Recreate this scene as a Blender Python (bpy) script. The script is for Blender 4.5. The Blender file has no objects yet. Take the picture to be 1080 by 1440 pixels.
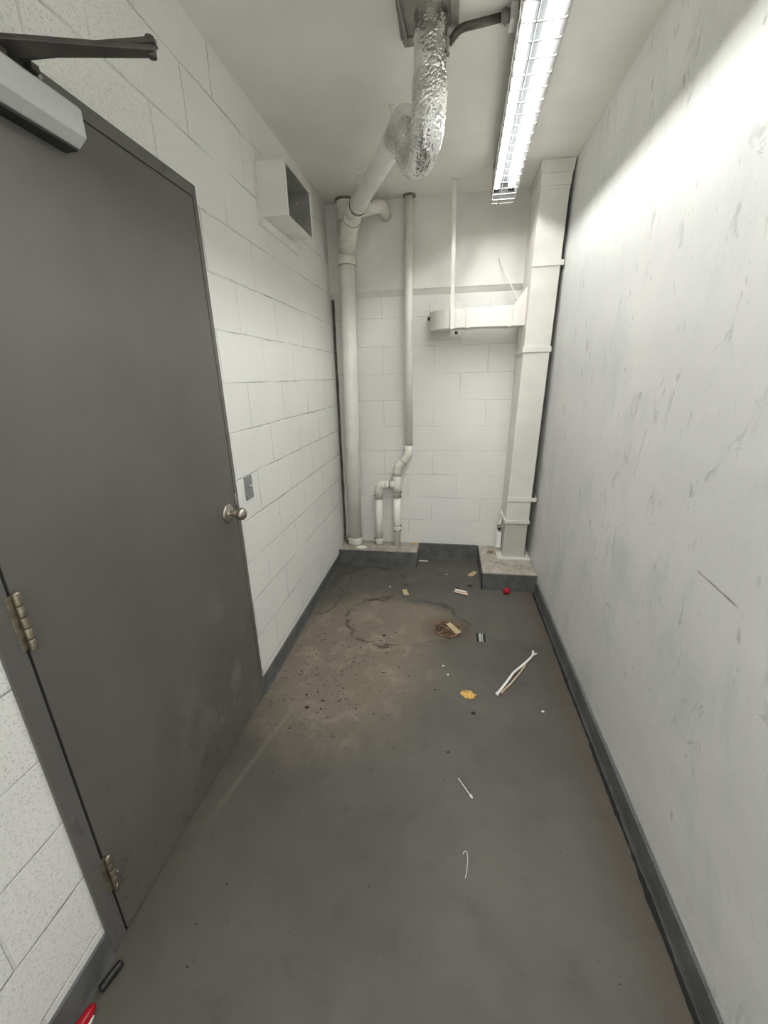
import bpy, bmesh, math, random
from mathutils import Vector, Matrix, noise

# ------------------------------------------------------------------ camera, world, exposure
scene = bpy.context.scene
COL = scene.collection
CAM_LOC = (0.9119, 0.0, 1.5634)
YAW, PITCH, ROLL, FPX = 0.1587, -0.3219, -0.0208, 569.56
EXPOSURE = 0.15
TUBE_STRENGTH = 64.0
TUBE_COLOR = (1.0, 1.0, 0.965)
WORLD_STRENGTH = 1.25  # fill light, enters by the opening added behind the viewer
SKIRT_THROUGH = 0.68

def make_camera():
    cy, sy = math.cos(YAW), math.sin(YAW)
    f = Vector((-sy * math.cos(PITCH), cy * math.cos(PITCH), math.sin(PITCH)))
    r0 = Vector((cy, sy, 0)); u0 = r0.cross(f)
    c, s = math.cos(ROLL), math.sin(ROLL)
    r = c * r0 + s * u0; u = -s * r0 + c * u0
    m = Matrix(((r.x, u.x, -f.x), (r.y, u.y, -f.y), (r.z, u.z, -f.z))).to_4x4()
    m.translation = Vector(CAM_LOC)
    cd = bpy.data.cameras.new('camera'); cd.sensor_fit = 'VERTICAL'
    cd.sensor_height = 36.0; cd.lens = FPX / 1440.0 * 36.0
    cd.clip_start = 0.02; cd.clip_end = 50
    o = bpy.data.objects.new('camera', cd); COL.objects.link(o); o.matrix_world = m
    scene.camera = o
make_camera()

w = bpy.data.worlds.new('world'); scene.world = w; w.use_nodes = True
bg = w.node_tree.nodes['Background']
bg.inputs[0].default_value = (1.0, 1.0, 0.97, 1); bg.inputs[1].default_value = WORLD_STRENGTH
vs = scene.view_settings
scene.display_settings.display_device = 'sRGB'
vs.view_transform = 'Standard'; vs.look = 'None'; vs.gamma = 1.0
vs.use_curve_mapping = False; vs.exposure = EXPOSURE

# room dimensions (metres): left wall x = 0, right wall x = W, back wall y = YB
W, H, YB, YF = 1.60, 2.735, 3.373, -0.7
HB, HK = 0.098, 0.145
PI = math.pi
random.seed(7)

# ------------------------------------------------------------------ node helper
class NT:
    def __init__(s, name):
        s.m = bpy.data.materials.new(name); s.m.use_nodes = True
        s.t = s.m.node_tree; s.b = s.t.nodes['Principled BSDF']
        s._pos = None
    def n(s, typ, **kw):
        nd = s.t.nodes.new(typ)
        for k, v in kw.items(): setattr(nd, k, v)
        return nd
    def put(s, sock, v):
        if hasattr(v, 'is_output') or isinstance(v, bpy.types.NodeSocket): s.t.links.new(v, sock)
        else: sock.default_value = v
    def pos(s):
        if s._pos is None: s._pos = s.n('ShaderNodeNewGeometry').outputs['Position']
        return s._pos
    def objco(s): return s.n('ShaderNodeTexCoord').outputs['Object']
    def sep(s, v):
        nd = s.n('ShaderNodeSeparateXYZ'); s.put(nd.inputs[0], v); return nd.outputs
    def comb(s, x, y, z=0.0):
        nd = s.n('ShaderNodeCombineXYZ')
        for i, v in enumerate((x, y, z)): s.put(nd.inputs[i], v)
        return nd.outputs[0]
    def math(s, op, a, b=0.0, clamp=False):
        nd = s.n('ShaderNodeMath', operation=op, use_clamp=clamp)
        s.put(nd.inputs[0], a); s.put(nd.inputs[1], b); return nd.outputs[0]
    def vmul(s, v, k):
        nd = s.n('ShaderNodeVectorMath', operation='MULTIPLY'); s.put(nd.inputs[0], v); s.put(nd.inputs[1], k); return nd.outputs[0]
    def vadd(s, v, k):
        nd = s.n('ShaderNodeVectorMath', operation='ADD'); s.put(nd.inputs[0], v); s.put(nd.inputs[1], k); return nd.outputs[0]
    def noise(s, co, scale, detail=4.0, rough=0.55, dist=0.0, out='Fac'):
        nd = s.n('ShaderNodeTexNoise'); s.put(nd.inputs['Vector'], co)
        nd.inputs['Scale'].default_value = scale; nd.inputs['Detail'].default_value = detail
        nd.inputs['Roughness'].default_value = rough; nd.inputs['Distortion'].default_value = dist
        return nd.outputs[out]
    def vor(s, co, scale, feature='F1', out='Distance', rnd=1.0):
        nd = s.n('ShaderNodeTexVoronoi', feature=feature); s.put(nd.inputs['Vector'], co)
        nd.inputs['Scale'].default_value = scale; nd.inputs['Randomness'].default_value = rnd
        return nd.outputs[out]
    def ramp(s, v, a, b, lo=0.0, hi=1.0):
        nd = s.n('ShaderNodeMapRange', interpolation_type='SMOOTHSTEP'); s.put(nd.inputs[0], v)
        nd.inputs[1].default_value = a; nd.inputs[2].default_value = b
        nd.inputs[3].default_value = lo; nd.inputs[4].default_value = hi
        return nd.outputs[0]
    def mix(s, f, a, b):
        nd = s.n('ShaderNodeMix', data_type='RGBA'); s.put(nd.inputs[0], f)
        for i, v in ((6, a), (7, b)):
            if isinstance(v, tuple): v = (v[0], v[1], v[2], 1.0)
            s.put(nd.inputs[i], v)
        return nd.outputs[2]
    def bump(s, h, strength=0.3, dist=0.01, normal=None):
        nd = s.n('ShaderNodeBump'); nd.inputs['Strength'].default_value = strength
        nd.inputs['Distance'].default_value = dist; s.put(nd.inputs['Height'], h)
        if normal is not None: s.put(nd.inputs['Normal'], normal)
        return nd.outputs[0]
    def ellipse(s, x, y, cx, cy, rx, ry, soft=0.4, warp=None):
        """1 inside an ellipse on the floor, falling to 0 outside"""
        dx = s.math('DIVIDE', s.math('SUBTRACT', x, cx), rx); dy = s.math('DIVIDE', s.math('SUBTRACT', y, cy), ry)
        d = s.math('SQRT', s.math('ADD', s.math('MULTIPLY', dx, dx), s.math('MULTIPLY', dy, dy)))
        if warp is not None: d = s.math('ADD', d, warp)
        return s.ramp(d, 1.0 + soft / 2, 1.0 - soft / 2)
    def fin(s, color=None, rough=0.5, metal=0.0, normal=None, spec=0.5):
        b = s.b
        if color is not None: s.put(b.inputs['Base Color'], (*color, 1.0) if isinstance(color, tuple) else color)
        s.put(b.inputs['Roughness'], rough); s.put(b.inputs['Metallic'], metal)
        if normal is not None: s.put(b.inputs['Normal'], normal)
        b.inputs['Specular IOR Level'].default_value = spec
        return s.m

def plain(name, c, rough=0.5, metal=0.0, var=0.12, bump=0.0, scale=25.0, spec=0.5):
    t = NT(name); co = t.pos()
    n = t.noise(co, scale, 5)
    dark = tuple(x * (1 - var) for x in c); lite = tuple(min(1, x * (1 + var)) for x in c)
    col = t.mix(t.ramp(n, 0.3, 0.7), dark, lite)
    nm = t.bump(t.noise(co, scale * 6, 4), bump, 0.002) if bump else None
    return t.fin(col, rough, metal, nm, spec)

# ------------------------------------------------------------------ materials
WHITE = (0.74, 0.735, 0.69)
def block_mat(name, axis, u0, v0, white, jk=0.30, bk=0.75):
    t = NT(name); P = t.sep(t.pos()); p = t.pos()
    wob = t.noise(p, 6.0, 3, out='Color')
    off = t.vmul(t.vadd(wob, (-0.5, -0.5, -0.5)), (0.010, 0.010, 0.010))
    o = t.sep(off)
    u = t.math('ADD', t.math('ADD', P[axis], u0), o[0]); v = t.math('ADD', t.math('ADD', P[2], v0), o[2])
    br = t.n('ShaderNodeTexBrick', offset=0.5, offset_frequency=2, squash=1.0)
    t.put(br.inputs['Vector'], t.comb(u, v))
    br.inputs['Scale'].default_value = 1.0; br.inputs['Mortar Size'].default_value = 0.0042
    br.inputs['Mortar Smooth'].default_value = 0.65; br.inputs['Bias'].default_value = 0.0
    br.inputs['Brick Width'].default_value = 0.4064; br.inputs['Row Height'].default_value = 0.2032
    br.inputs['Color1'].default_value = (0, 0, 0, 1); br.inputs['Color2'].default_value = (1, 1, 1, 1)
    br.inputs['Mortar'].default_value = (0.5, 0.5, 0.5, 1)
    joint = br.outputs['Fac']; pick = t.sep(br.outputs['Color'])[0]
    fill = t.ramp(t.noise(p, 4.5, 4), 0.36, 0.62)                 # how far paint has filled a joint
    jd = t.math('MULTIPLY', joint, fill)
    pits = t.ramp(t.vor(t.vadd(p, t.vmul(wob, (0.03, 0.03, 0.03))), 140.0), 0.30, 0.08)
    pz = t.ramp(t.noise(p, 2.2, 3), 0.36, 0.56)
    near = t.ramp(P[1], 1.75, 1.25)
    pz = t.math('MAXIMUM', t.math('MULTIPLY', pz, 0.5), near if axis == 1 else 0.0)
    pits = t.math('MULTIPLY', pits, pz)
    fine = t.noise(p, 210.0, 5, 0.65)
    med = t.noise(p, 26.0, 5, 0.6)
    h = t.math('ADD', t.math('MULTIPLY', med, 0.25), t.math('MULTIPLY', fine, 0.22))
    h = t.math('SUBTRACT', h, t.math('MULTIPLY', pits, 0.45))
    h = t.math('SUBTRACT', h, t.math('MULTIPLY', joint, t.math('ADD', t.math('MULTIPLY', fill, 1.3), 0.35)))
    h = t.math('ADD', h, t.math('MULTIPLY', pick, 0.12))
    nm = t.bump(h, bk, 0.0042)
    c = t.mix(t.ramp(t.noise(p, 1.6, 4), 0.3, 0.7), tuple(x * 0.95 for x in white), white)
    c = t.mix(t.math('MULTIPLY', jd, jk), c, (0.42, 0.41, 0.37))
    c = t.mix(t.math('MULTIPLY', pits, 0.28), c, (0.26, 0.25, 0.21))
    c = t.mix(t.math('MULTIPLY', t.math('MULTIPLY', t.ramp(t.noise(p, 110, 6, 0.8), 0.52, 0.66), pz), 0.45), c, (0.34, 0.33, 0.28))
    crack = t.ramp(t.math('MULTIPLY', joint, t.noise(p, 3.1, 5, 0.7)), 0.52, 0.66)
    c = t.mix(t.math('MULTIPLY', crack, 2.3 * jk), c, (0.10, 0.095, 0.08))
    return t.fin(c, 0.55, 0, nm, 0.35)
M = {}
M['block_left'] = block_mat('painted_block_left', 1, 4.064 - 1.6168, 0.4064 - 0.127, (0.83, 0.83, 0.80))
M['block_back'] = block_mat('painted_block_back', 0, 4.064 - 0.387 + 0.2032, 0.4064 - 0.362, (0.80, 0.80, 0.77), 0.12, 0.55)

def plaster_mat():
    t = NT('rough_plaster'); p = t.pos(); P = t.sep(p)
    big = t.noise(p, 1.3, 4, 0.6); med = t.noise(p, 7.0, 6, 0.62)
    st = t.vmul(p, (1.0, 1.0, 0.55))
    gouge_n = t.noise(t.vmul(p, (1, 1.9, 0.8)), 8.0, 6, 0.72, 0.8)
    gouge = t.math('MULTIPLY', t.ramp(gouge_n, 0.57, 0.68), t.ramp(t.noise(p, 1.9, 4, 0.6), 0.42, 0.56))
    fine = t.noise(p, 90.0, 5, 0.6)
    h = t.math('ADD', t.math('MULTIPLY', med, 1.0), t.math('MULTIPLY', fine, 0.10))
    h = t.math('SUBTRACT', h, t.math('MULTIPLY', gouge, 0.55))
    nm = t.bump(h, 0.5, 0.012)
    c = t.mix(t.ramp(big, 0.3, 0.7), (0.66, 0.665, 0.655), (0.73, 0.73, 0.71))
    c = t.mix(t.ramp(t.noise(st, 3.2, 5, 0.6), 0.50, 0.75), c, (0.61, 0.62, 0.62))
    c = t.mix(t.math('MULTIPLY', gouge, 0.55), c, (0.42, 0.42, 0.40))
    tilt = t.comb(P[0], t.math('ADD', P[1], t.math('MULTIPLY', P[2], -0.25)), t.math('MULTIPLY', P[2], 0.42))
    wig = t.vadd(tilt, t.vmul(t.noise(p, 30, 3, out='Color'), (0.02, 0.02, 0.02)))
    patch = t.ramp(t.noise(p, 2.6, 3), 0.46, 0.58)
    for sc, a, k in ((7.0, 0.075, 0.55), (13.0, 0.10, 0.5), (24.0, 0.13, 0.45)):
        sp = t.math('MULTIPLY', t.ramp(t.vor(wig, sc), a, a * 0.45), patch if sc > 8 else 1.0)
        c = t.mix(t.math('MULTIPLY', sp, k), c, (0.32, 0.32, 0.31))
    c = t.mix(t.math('MULTIPLY', t.ramp(t.noise(tilt, 5.0, 6, 0.7, 0.5), 0.52, 0.68), 0.35), c, (0.56, 0.58, 0.60))
    # a brownish scrape and two thin upright scratches
    def line(y0, z0, y1, z1, wd, col, k):
        nonlocal c
        L = math.hypot(y1 - y0, z1 - z0); dy, dz = (y1 - y0) / L, (z1 - z0) / L
        a = t.math('SUBTRACT', P[1], y0); b = t.math('SUBTRACT', P[2], z0)
        al = t.math('ADD', t.math('MULTIPLY', a, dy), t.math('MULTIPLY', b, dz))
        ac = t.math('ABSOLUTE', t.math('SUBTRACT', t.math('MULTIPLY', a, dz), t.math('MULTIPLY', b, dy)))
        ac = t.math('ADD', ac, t.math('MULTIPLY', t.math('SUBTRACT', t.noise(p, 22.0, 3), 0.5), 0.006))
        m = t.math('MULTIPLY', t.ramp(ac, wd, wd * 0.3), t.math('MULTIPLY', t.ramp(al, 0, 0.01), t.ramp(al, L, L - 0.02)))
        c = t.mix(t.math('MULTIPLY', m, k), c, col)
    line(1.123, 1.042, 0.944, 1.030, 0.0035, (0.22, 0.17, 0.13), 0.8)
    line(1.565, 1.38, 1.60, 1.18, 0.0022, (0.3, 0.3, 0.28), 0.7)
    line(1.98, 1.85, 2.02, 1.62, 0.0022, (0.3, 0.3, 0.28), 0.5)
    return t.fin(c, 0.6, 0, nm, 0.3)
M['plaster'] = plaster_mat()
M['ceiling'] = plain('ceiling_paint', (0.82, 0.80, 0.75), 0.7, 0, 0.05, 0.15, 2.2, 0.3)
M['upper_wall'] = plain('beam_paint', (0.76, 0.75, 0.70), 0.6, 0, 0.05, 0.2, 4.0, 0.3)
M['pipe'] = plain('painted_pipe', (0.80, 0.785, 0.73), 0.42, 0, 0.05, 0.08, 9.0)
M['fitting'] = plain('painted_fitting', (0.74, 0.72, 0.65), 0.45, 0, 0.10, 0.1, 18.0)
M['joint'] = plain('grimy_joint', (0.20, 0.18, 0.14), 0.7, 0, 0.3, 0.2, 30.0)
M['duct'] = plain('painted_duct', (0.75, 0.735, 0.68), 0.42, 0, 0.05, 0.06, 6.0)
M['duct_lower'] = plain('darker_grey_duct', (0.52, 0.51, 0.47), 0.5, 0, 0.05, 0.06, 6.0)
M['galv'] = plain('bare_sheet_metal', (0.44, 0.44, 0.42), 0.42, 0.7, 0.15, 0.1, 12.0)
M['dirty_metal'] = plain('dirty_sheet_metal', (0.33, 0.32, 0.29), 0.6, 0.45, 0.25, 0.2, 10.0)
M['white_metal'] = plain('white_enamel', (0.82, 0.82, 0.80), 0.35, 0, 0.03)
M['channel'] = plain('glare_darkened_channel', (0.015, 0.017, 0.018), 0.6, 0, 0.1, spec=0.1)  # near-black colour holds down the glare between the lit tubes
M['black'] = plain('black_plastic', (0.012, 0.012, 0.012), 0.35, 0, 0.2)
M['void'] = plain('dark_void', (0.01, 0.01, 0.01), 0.9, 0, 0.1)
M['guard'] = plain('guard_wire_paint', (0.30, 0.29, 0.27), 0.4, 0, 0.05)
M['dark_metal'] = plain('dark_bronze', (0.085, 0.078, 0.068), 0.45, 0.3, 0.2, 0.1, 20)
M['chrome'] = plain('chrome', (0.75, 0.75, 0.73), 0.2, 1.0, 0.05)
M['nickel'] = plain('satin_nickel', (0.50, 0.46, 0.40), 0.3, 1.0, 0.08, 0.02, 40)
M['hinge'] = plain('worn_hinge_steel', (0.30, 0.27, 0.20), 0.45, 0.85, 0.25, 0.1, 60)
M['closer'] = plain('silver_paint', (0.62, 0.63, 0.61), 0.45, 0.15, 0.03, 0.05, 60)
M['plate'] = plain('grey_steel_plate', (0.33, 0.34, 0.34), 0.42, 0.55, 0.08, 0.05, 40)
M['tan'] = plain('tan_cardboard', (0.46, 0.36, 0.21), 0.8, 0, 0.12, 0.1, 60)
M['paper'] = plain('white_paper', (0.80, 0.78, 0.74), 0.6, 0, 0.05)
M['pinkish'] = plain('beige_paper', (0.55, 0.42, 0.32), 0.75, 0, 0.12)
M['amber'] = plain('amber_flake', (0.55, 0.32, 0.08), 0.5, 0, 0.35, 0.3, 70)
M['red'] = plain('glossy_red', (0.38, 0.006, 0.018), 0.18, 0, 0.08)
M['rust'] = plain('rusty_iron', (0.16, 0.095, 0.055), 0.75, 0.25, 0.45, 0.4, 60)
M['grit'] = plain('dark_grit', (0.035, 0.028, 0.02), 0.9, 0, 0.4, 0.2, 80)
M['leaf'] = plain('dry_leaf', (0.28, 0.19, 0.11), 0.8, 0, 0.25, 0.2, 80)
M['putty'] = plain('white_putty', (0.78, 0.76, 0.71), 0.6, 0, 0.05, 0.3, 40)
M['gap_shade'] = plain('dark_gap_shade', (0.11, 0.095, 0.075), 0.8, 0, 0.4, 0.4, 30)
M['grey_paint'] = plain('dark_grey_skirting_paint', (0.115, 0.118, 0.118), 0.45, 0, 0.22, 0.25, 14)
M['flashing'] = M['dirty_metal']

def door_mat(name, c):
    t = NT(name); p = t.pos(); P = t.sep(p)
    n1 = t.noise(t.vmul(p, (1, 1.6, 0.8)), 3.0, 6, 0.6, 1.2)
    smear = t.math('MULTIPLY', t.ramp(n1, 0.50, 0.62), t.ramp(P[2], 1.1, 0.35))
    smear = t.math('MULTIPLY', smear, t.ramp(P[1], 0.75, 1.35))
    fine = t.noise(p, 160, 4)
    col = t.mix(t.ramp(t.noise(p, 2.0, 4), 0.3, 0.7), tuple(x * 0.93 for x in c), tuple(x * 1.07 for x in c))
    col = t.mix(t.math('MULTIPLY', smear, 0.8), col, tuple(x * 1.45 for x in c))
    scuff = t.math('MULTIPLY', t.ramp(t.noise(t.vmul(p, (1, 2, 1)), 9.0, 5, 0.7, 1.5), 0.56, 0.66), t.ramp(P[2], 0.85, 0.25))
    col = t.mix(t.math('MULTIPLY', scuff, 0.55), col, tuple(x * 0.45 for x in c))
    nm = t.bump(t.math('ADD', t.math('MULTIPLY', fine, 0.15), t.noise(p, 5, 3)), 0.10, 0.003)
    return t.fin(col, t.ramp(n1, 0.3, 0.7, 0.36, 0.52), 0, nm, 0.5)
M['door'] = door_mat('door_paint', (0.122, 0.116, 0.105))
M['frame'] = door_mat('frame_paint', (0.120, 0.116, 0.108))

def floor_mat():
    t = NT('painted_concrete_floor'); p = t.pos(); P = t.sep(p); x, y = P[0], P[1]
    wv = t.math('MULTIPLY', t.math('SUBTRACT', t.noise(p, 3.0, 6, 0.65), 0.5), 1.5)
    n1 = t.noise(p, 1.7, 5, 0.6); n2 = t.noise(p, 9.0, 6, 0.65); n3 = t.noise(p, 45.0, 5, 0.65)
    c = t.mix(t.ramp(n1, 0.3, 0.7), (0.086, 0.081, 0.071), (0.116, 0.108, 0.095))
    c = t.mix(t.math('MULTIPLY', t.ramp(n2, 0.52, 0.75), 0.4), c, (0.066, 0.063, 0.057))
    c = t.mix(t.math('MULTIPLY', t.ramp(n3, 0.55, 0.8), 0.25), c, (0.15, 0.14, 0.124))
    # brown silt left by water, from the door jamb to the drain
    wb = t.math('MULTIPLY', wv, 0.6)
    silt = t.ellipse(x, y, 0.36, 1.98, 0.46, 0.62, 0.75, wb)
    silt2 = t.ellipse(x, y, 0.66, 2.34, 0.36, 0.24, 0.35, wb)
    s = t.math('MAXIMUM', silt, silt2)
    gr = t.math('ADD', t.math('MULTIPLY', n3, 0.9), 0.35)
    c = t.mix(t.math('MULTIPLY', t.math('MULTIPLY', s, gr), 0.85), c, (0.225, 0.185, 0.140))
    pale = t.math('MULTIPLY', silt, t.ramp(t.noise(p, 6.0, 5, 0.7, 0.6), 0.46, 0.66))
    c = t.mix(t.math('MULTIPLY', pale, 0.55), c, (0.30, 0.26, 0.205))
    # dried tide marks
    def tide(cx, cy, rx, ry, k, wd=0.10):
        nonlocal c
        dx = t.math('DIVIDE', t.math('SUBTRACT', x, cx), rx); dy = t.math('DIVIDE', t.math('SUBTRACT', y, cy), ry)
        d = t.math('ADD', t.math('SQRT', t.math('ADD', t.math('MULTIPLY', dx, dx), t.math('MULTIPLY', dy, dy))), t.math('MULTIPLY', wv, 0.75))
        m = t.math('MULTIPLY', t.ramp(d, 1 - wd, 1.0), t.ramp(d, 1 + wd * 0.5, 1.0))
        m = t.math('MULTIPLY', m, t.ramp(t.noise(p, 5.5, 4), 0.38, 0.56))
        c = t.mix(t.math('MULTIPLY', m, k), c, (0.045, 0.038, 0.028))
    tide(0.66, 2.36, 0.40, 0.28, 0.8)
    tide(0.34, 2.86, 0.30, 0.26, 0.75)
    tide(0.06, 2.70, 0.12, 0.34, 0.7)
    # smoother recoated patch along the back and a paler band in front of the right wall
    back = t.ramp(t.math('ADD', y, t.math('MULTIPLY', wv, 0.03)), 2.20, 2.24)
    rightp = t.math('MULTIPLY', t.ramp(x, 1.18, 1.24), t.math('MULTIPLY', back, t.ramp(x, 1.56, 1.52)))
    c = t.mix(t.math('MULTIPLY', rightp, 0.4), c, (0.132, 0.118, 0.104))
    # scrape left by the door bottom: a pale arc
    ln = t.math('SUBTRACT', x, t.math('MULTIPLY', t.math('SUBTRACT', y, 0.98), 0.20))
    ln = t.math('ABSOLUTE', t.math('SUBTRACT', ln, 0.075))
    ln = t.math('ADD', ln, t.math('MULTIPLY', t.math('ABSOLUTE', wv), 0.012))
    arc = t.math('MULTIPLY', t.ramp(ln, 0.022, 0.002), t.math('MULTIPLY', t.ramp(y, 0.85, 1.1), t.ramp(y, 1.72, 1.5)))
    c = t.mix(t.math('MULTIPLY', arc, 0.25), c, (0.27, 0.25, 0.21))
    # brown grime along the right skirting
    gx = t.math('ADD', x, t.math('MULTIPLY', wv, 0.05))
    c = t.mix(t.math('MULTIPLY', t.ramp(gx, 1.40, 1.60), 0.45), c, (0.095, 0.075, 0.055))
    c = t.mix(t.math('MULTIPLY', t.ramp(gx, 0.22, 0.0), t.math('MULTIPLY', t.ramp(y, 1.5, 1.2), 0.35)), c, (0.085, 0.075, 0.055))
    # ring of grime about the drain, small pits
    c = t.mix(t.math('MULTIPLY', t.ellipse(x, y, 0.947, 2.288, 0.15, 0.15, 0.9, wb), 0.5), c, (0.075, 0.055, 0.035))
    sp = t.ramp(t.vor(t.vadd(p, t.vmul(t.noise(p, 8, out='Color'), (0.05, 0.05, 0))), 10.0), 0.075, 0.03)
    sp = t.math('MULTIPLY', sp, t.ramp(n1, 0.45, 0.6))
    c = t.mix(t.math('MULTIPLY', sp, 0.5), c, (0.045, 0.042, 0.036))
    h = t.math('ADD', t.math('MULTIPLY', n2, 0.6), t.math('MULTIPLY', n3, t.math('ADD', 0.12, t.math('MULTIPLY', s, 0.5))))
    nm = t.bump(h, 0.22, 0.006)
    rough = t.math('ADD', t.ramp(n2, 0.3, 0.7, 0.50, 0.64), t.math('MULTIPLY', s, 0.3))
    return t.fin(c, rough, 0, nm, 0.25)
M['floor'] = floor_mat()

def kerb_mat():
    t = NT('raw_concrete'); p = t.pos()
    n = t.noise(p, 11, 6, 0.7); f = t.noise(p, 120, 5, 0.7)
    c = t.mix(t.ramp(n, 0.3, 0.7), (0.30, 0.27, 0.22), (0.46, 0.43, 0.37))
    c = t.mix(t.math('MULTIPLY', t.ramp(t.noise(p, 19, 5, 0.7), 0.56, 0.66), 0.7), c, (0.58, 0.56, 0.50))
    c = t.mix(t.math('MULTIPLY', t.ramp(f, 0.58, 0.75), 0.5), c, (0.17, 0.14, 0.10))
    return t.fin(c, 0.85, 0, t.bump(t.math('ADD', n, t.math('MULTIPLY', f, 0.5)), 0.5, 0.006), 0.3)
M['concrete'] = kerb_mat()

def foil_mat():
    t = NT('crinkled_foil'); p = t.pos()
    v1 = t.vor(t.vadd(p, t.vmul(t.noise(p, 30, out='Color'), (0.03, 0.03, 0.03))), 55.0, 'F1')
    n = t.noise(p, 60, 5, 0.7, 1.0)
    nm = t.bump(t.math('ADD', v1, t.math('MULTIPLY', n, 0.8)), 0.35, 0.004)
    c = t.mix(t.ramp(t.noise(p, 14, 4), 0.35, 0.65), (0.62, 0.62, 0.60), (0.86, 0.86, 0.84))
    return t.fin(c, 0.22, 1.0, nm)
M['foil'] = foil_mat()

def tube_mat():
    m = bpy.data.materials.new('lit_fluorescent_tube'); m.use_nodes = True
    nt = m.node_tree; nt.nodes.remove(nt.nodes['Principled BSDF'])
    e = nt.nodes.new('ShaderNodeEmission'); e.inputs[0].default_value = (*TUBE_COLOR, 1); e.inputs[1].default_value = TUBE_STRENGTH
    nt.links.new(e.outputs[0], nt.nodes['Material Output'].inputs[0])
    return m
M['tube'] = tube_mat()

def added_skirt_mat():
    m = bpy.data.materials.new('added_softening_skirt'); m.use_nodes = True  # for the added skirts, leaks part of the tube light upward
    nt = m.node_tree; nt.nodes.remove(nt.nodes['Principled BSDF'])
    tr = nt.nodes.new('ShaderNodeBsdfTranslucent'); tr.inputs[0].default_value = (0.36, 0.36, 0.345, 1)
    df = nt.nodes.new('ShaderNodeBsdfDiffuse'); df.inputs[0].default_value = (0.10, 0.10, 0.10, 1)
    mx = nt.nodes.new('ShaderNodeMixShader'); mx.inputs[0].default_value = SKIRT_THROUGH
    nt.links.new(df.outputs[0], mx.inputs[1]); nt.links.new(tr.outputs[0], mx.inputs[2])
    nt.links.new(mx.outputs[0], nt.nodes['Material Output'].inputs[0])
    return m
M['skirt'] = added_skirt_mat()

def label_mat():
    t = NT('black_and_silver_print'); P = t.sep(t.objco())
    a = t.math('ADD', P[0], t.math('MULTIPLY', t.math('SUBTRACT', t.noise(t.objco(), 60, 3), 0.5), 0.010))
    band = t.math('MULTIPLY', t.ramp(a, -0.014, -0.012), t.ramp(a, 0.013, 0.011))
    mid = t.math('MULTIPLY', t.ramp(a, 0.000, 0.001), t.ramp(a, 0.006, 0.005))
    c = t.mix(band, (0.012, 0.014, 0.013), (0.42, 0.45, 0.43))
    c = t.mix(mid, c, (0.03, 0.03, 0.03))
    return t.fin(c, 0.35, 0.2)
M['label'] = label_mat()

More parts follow.
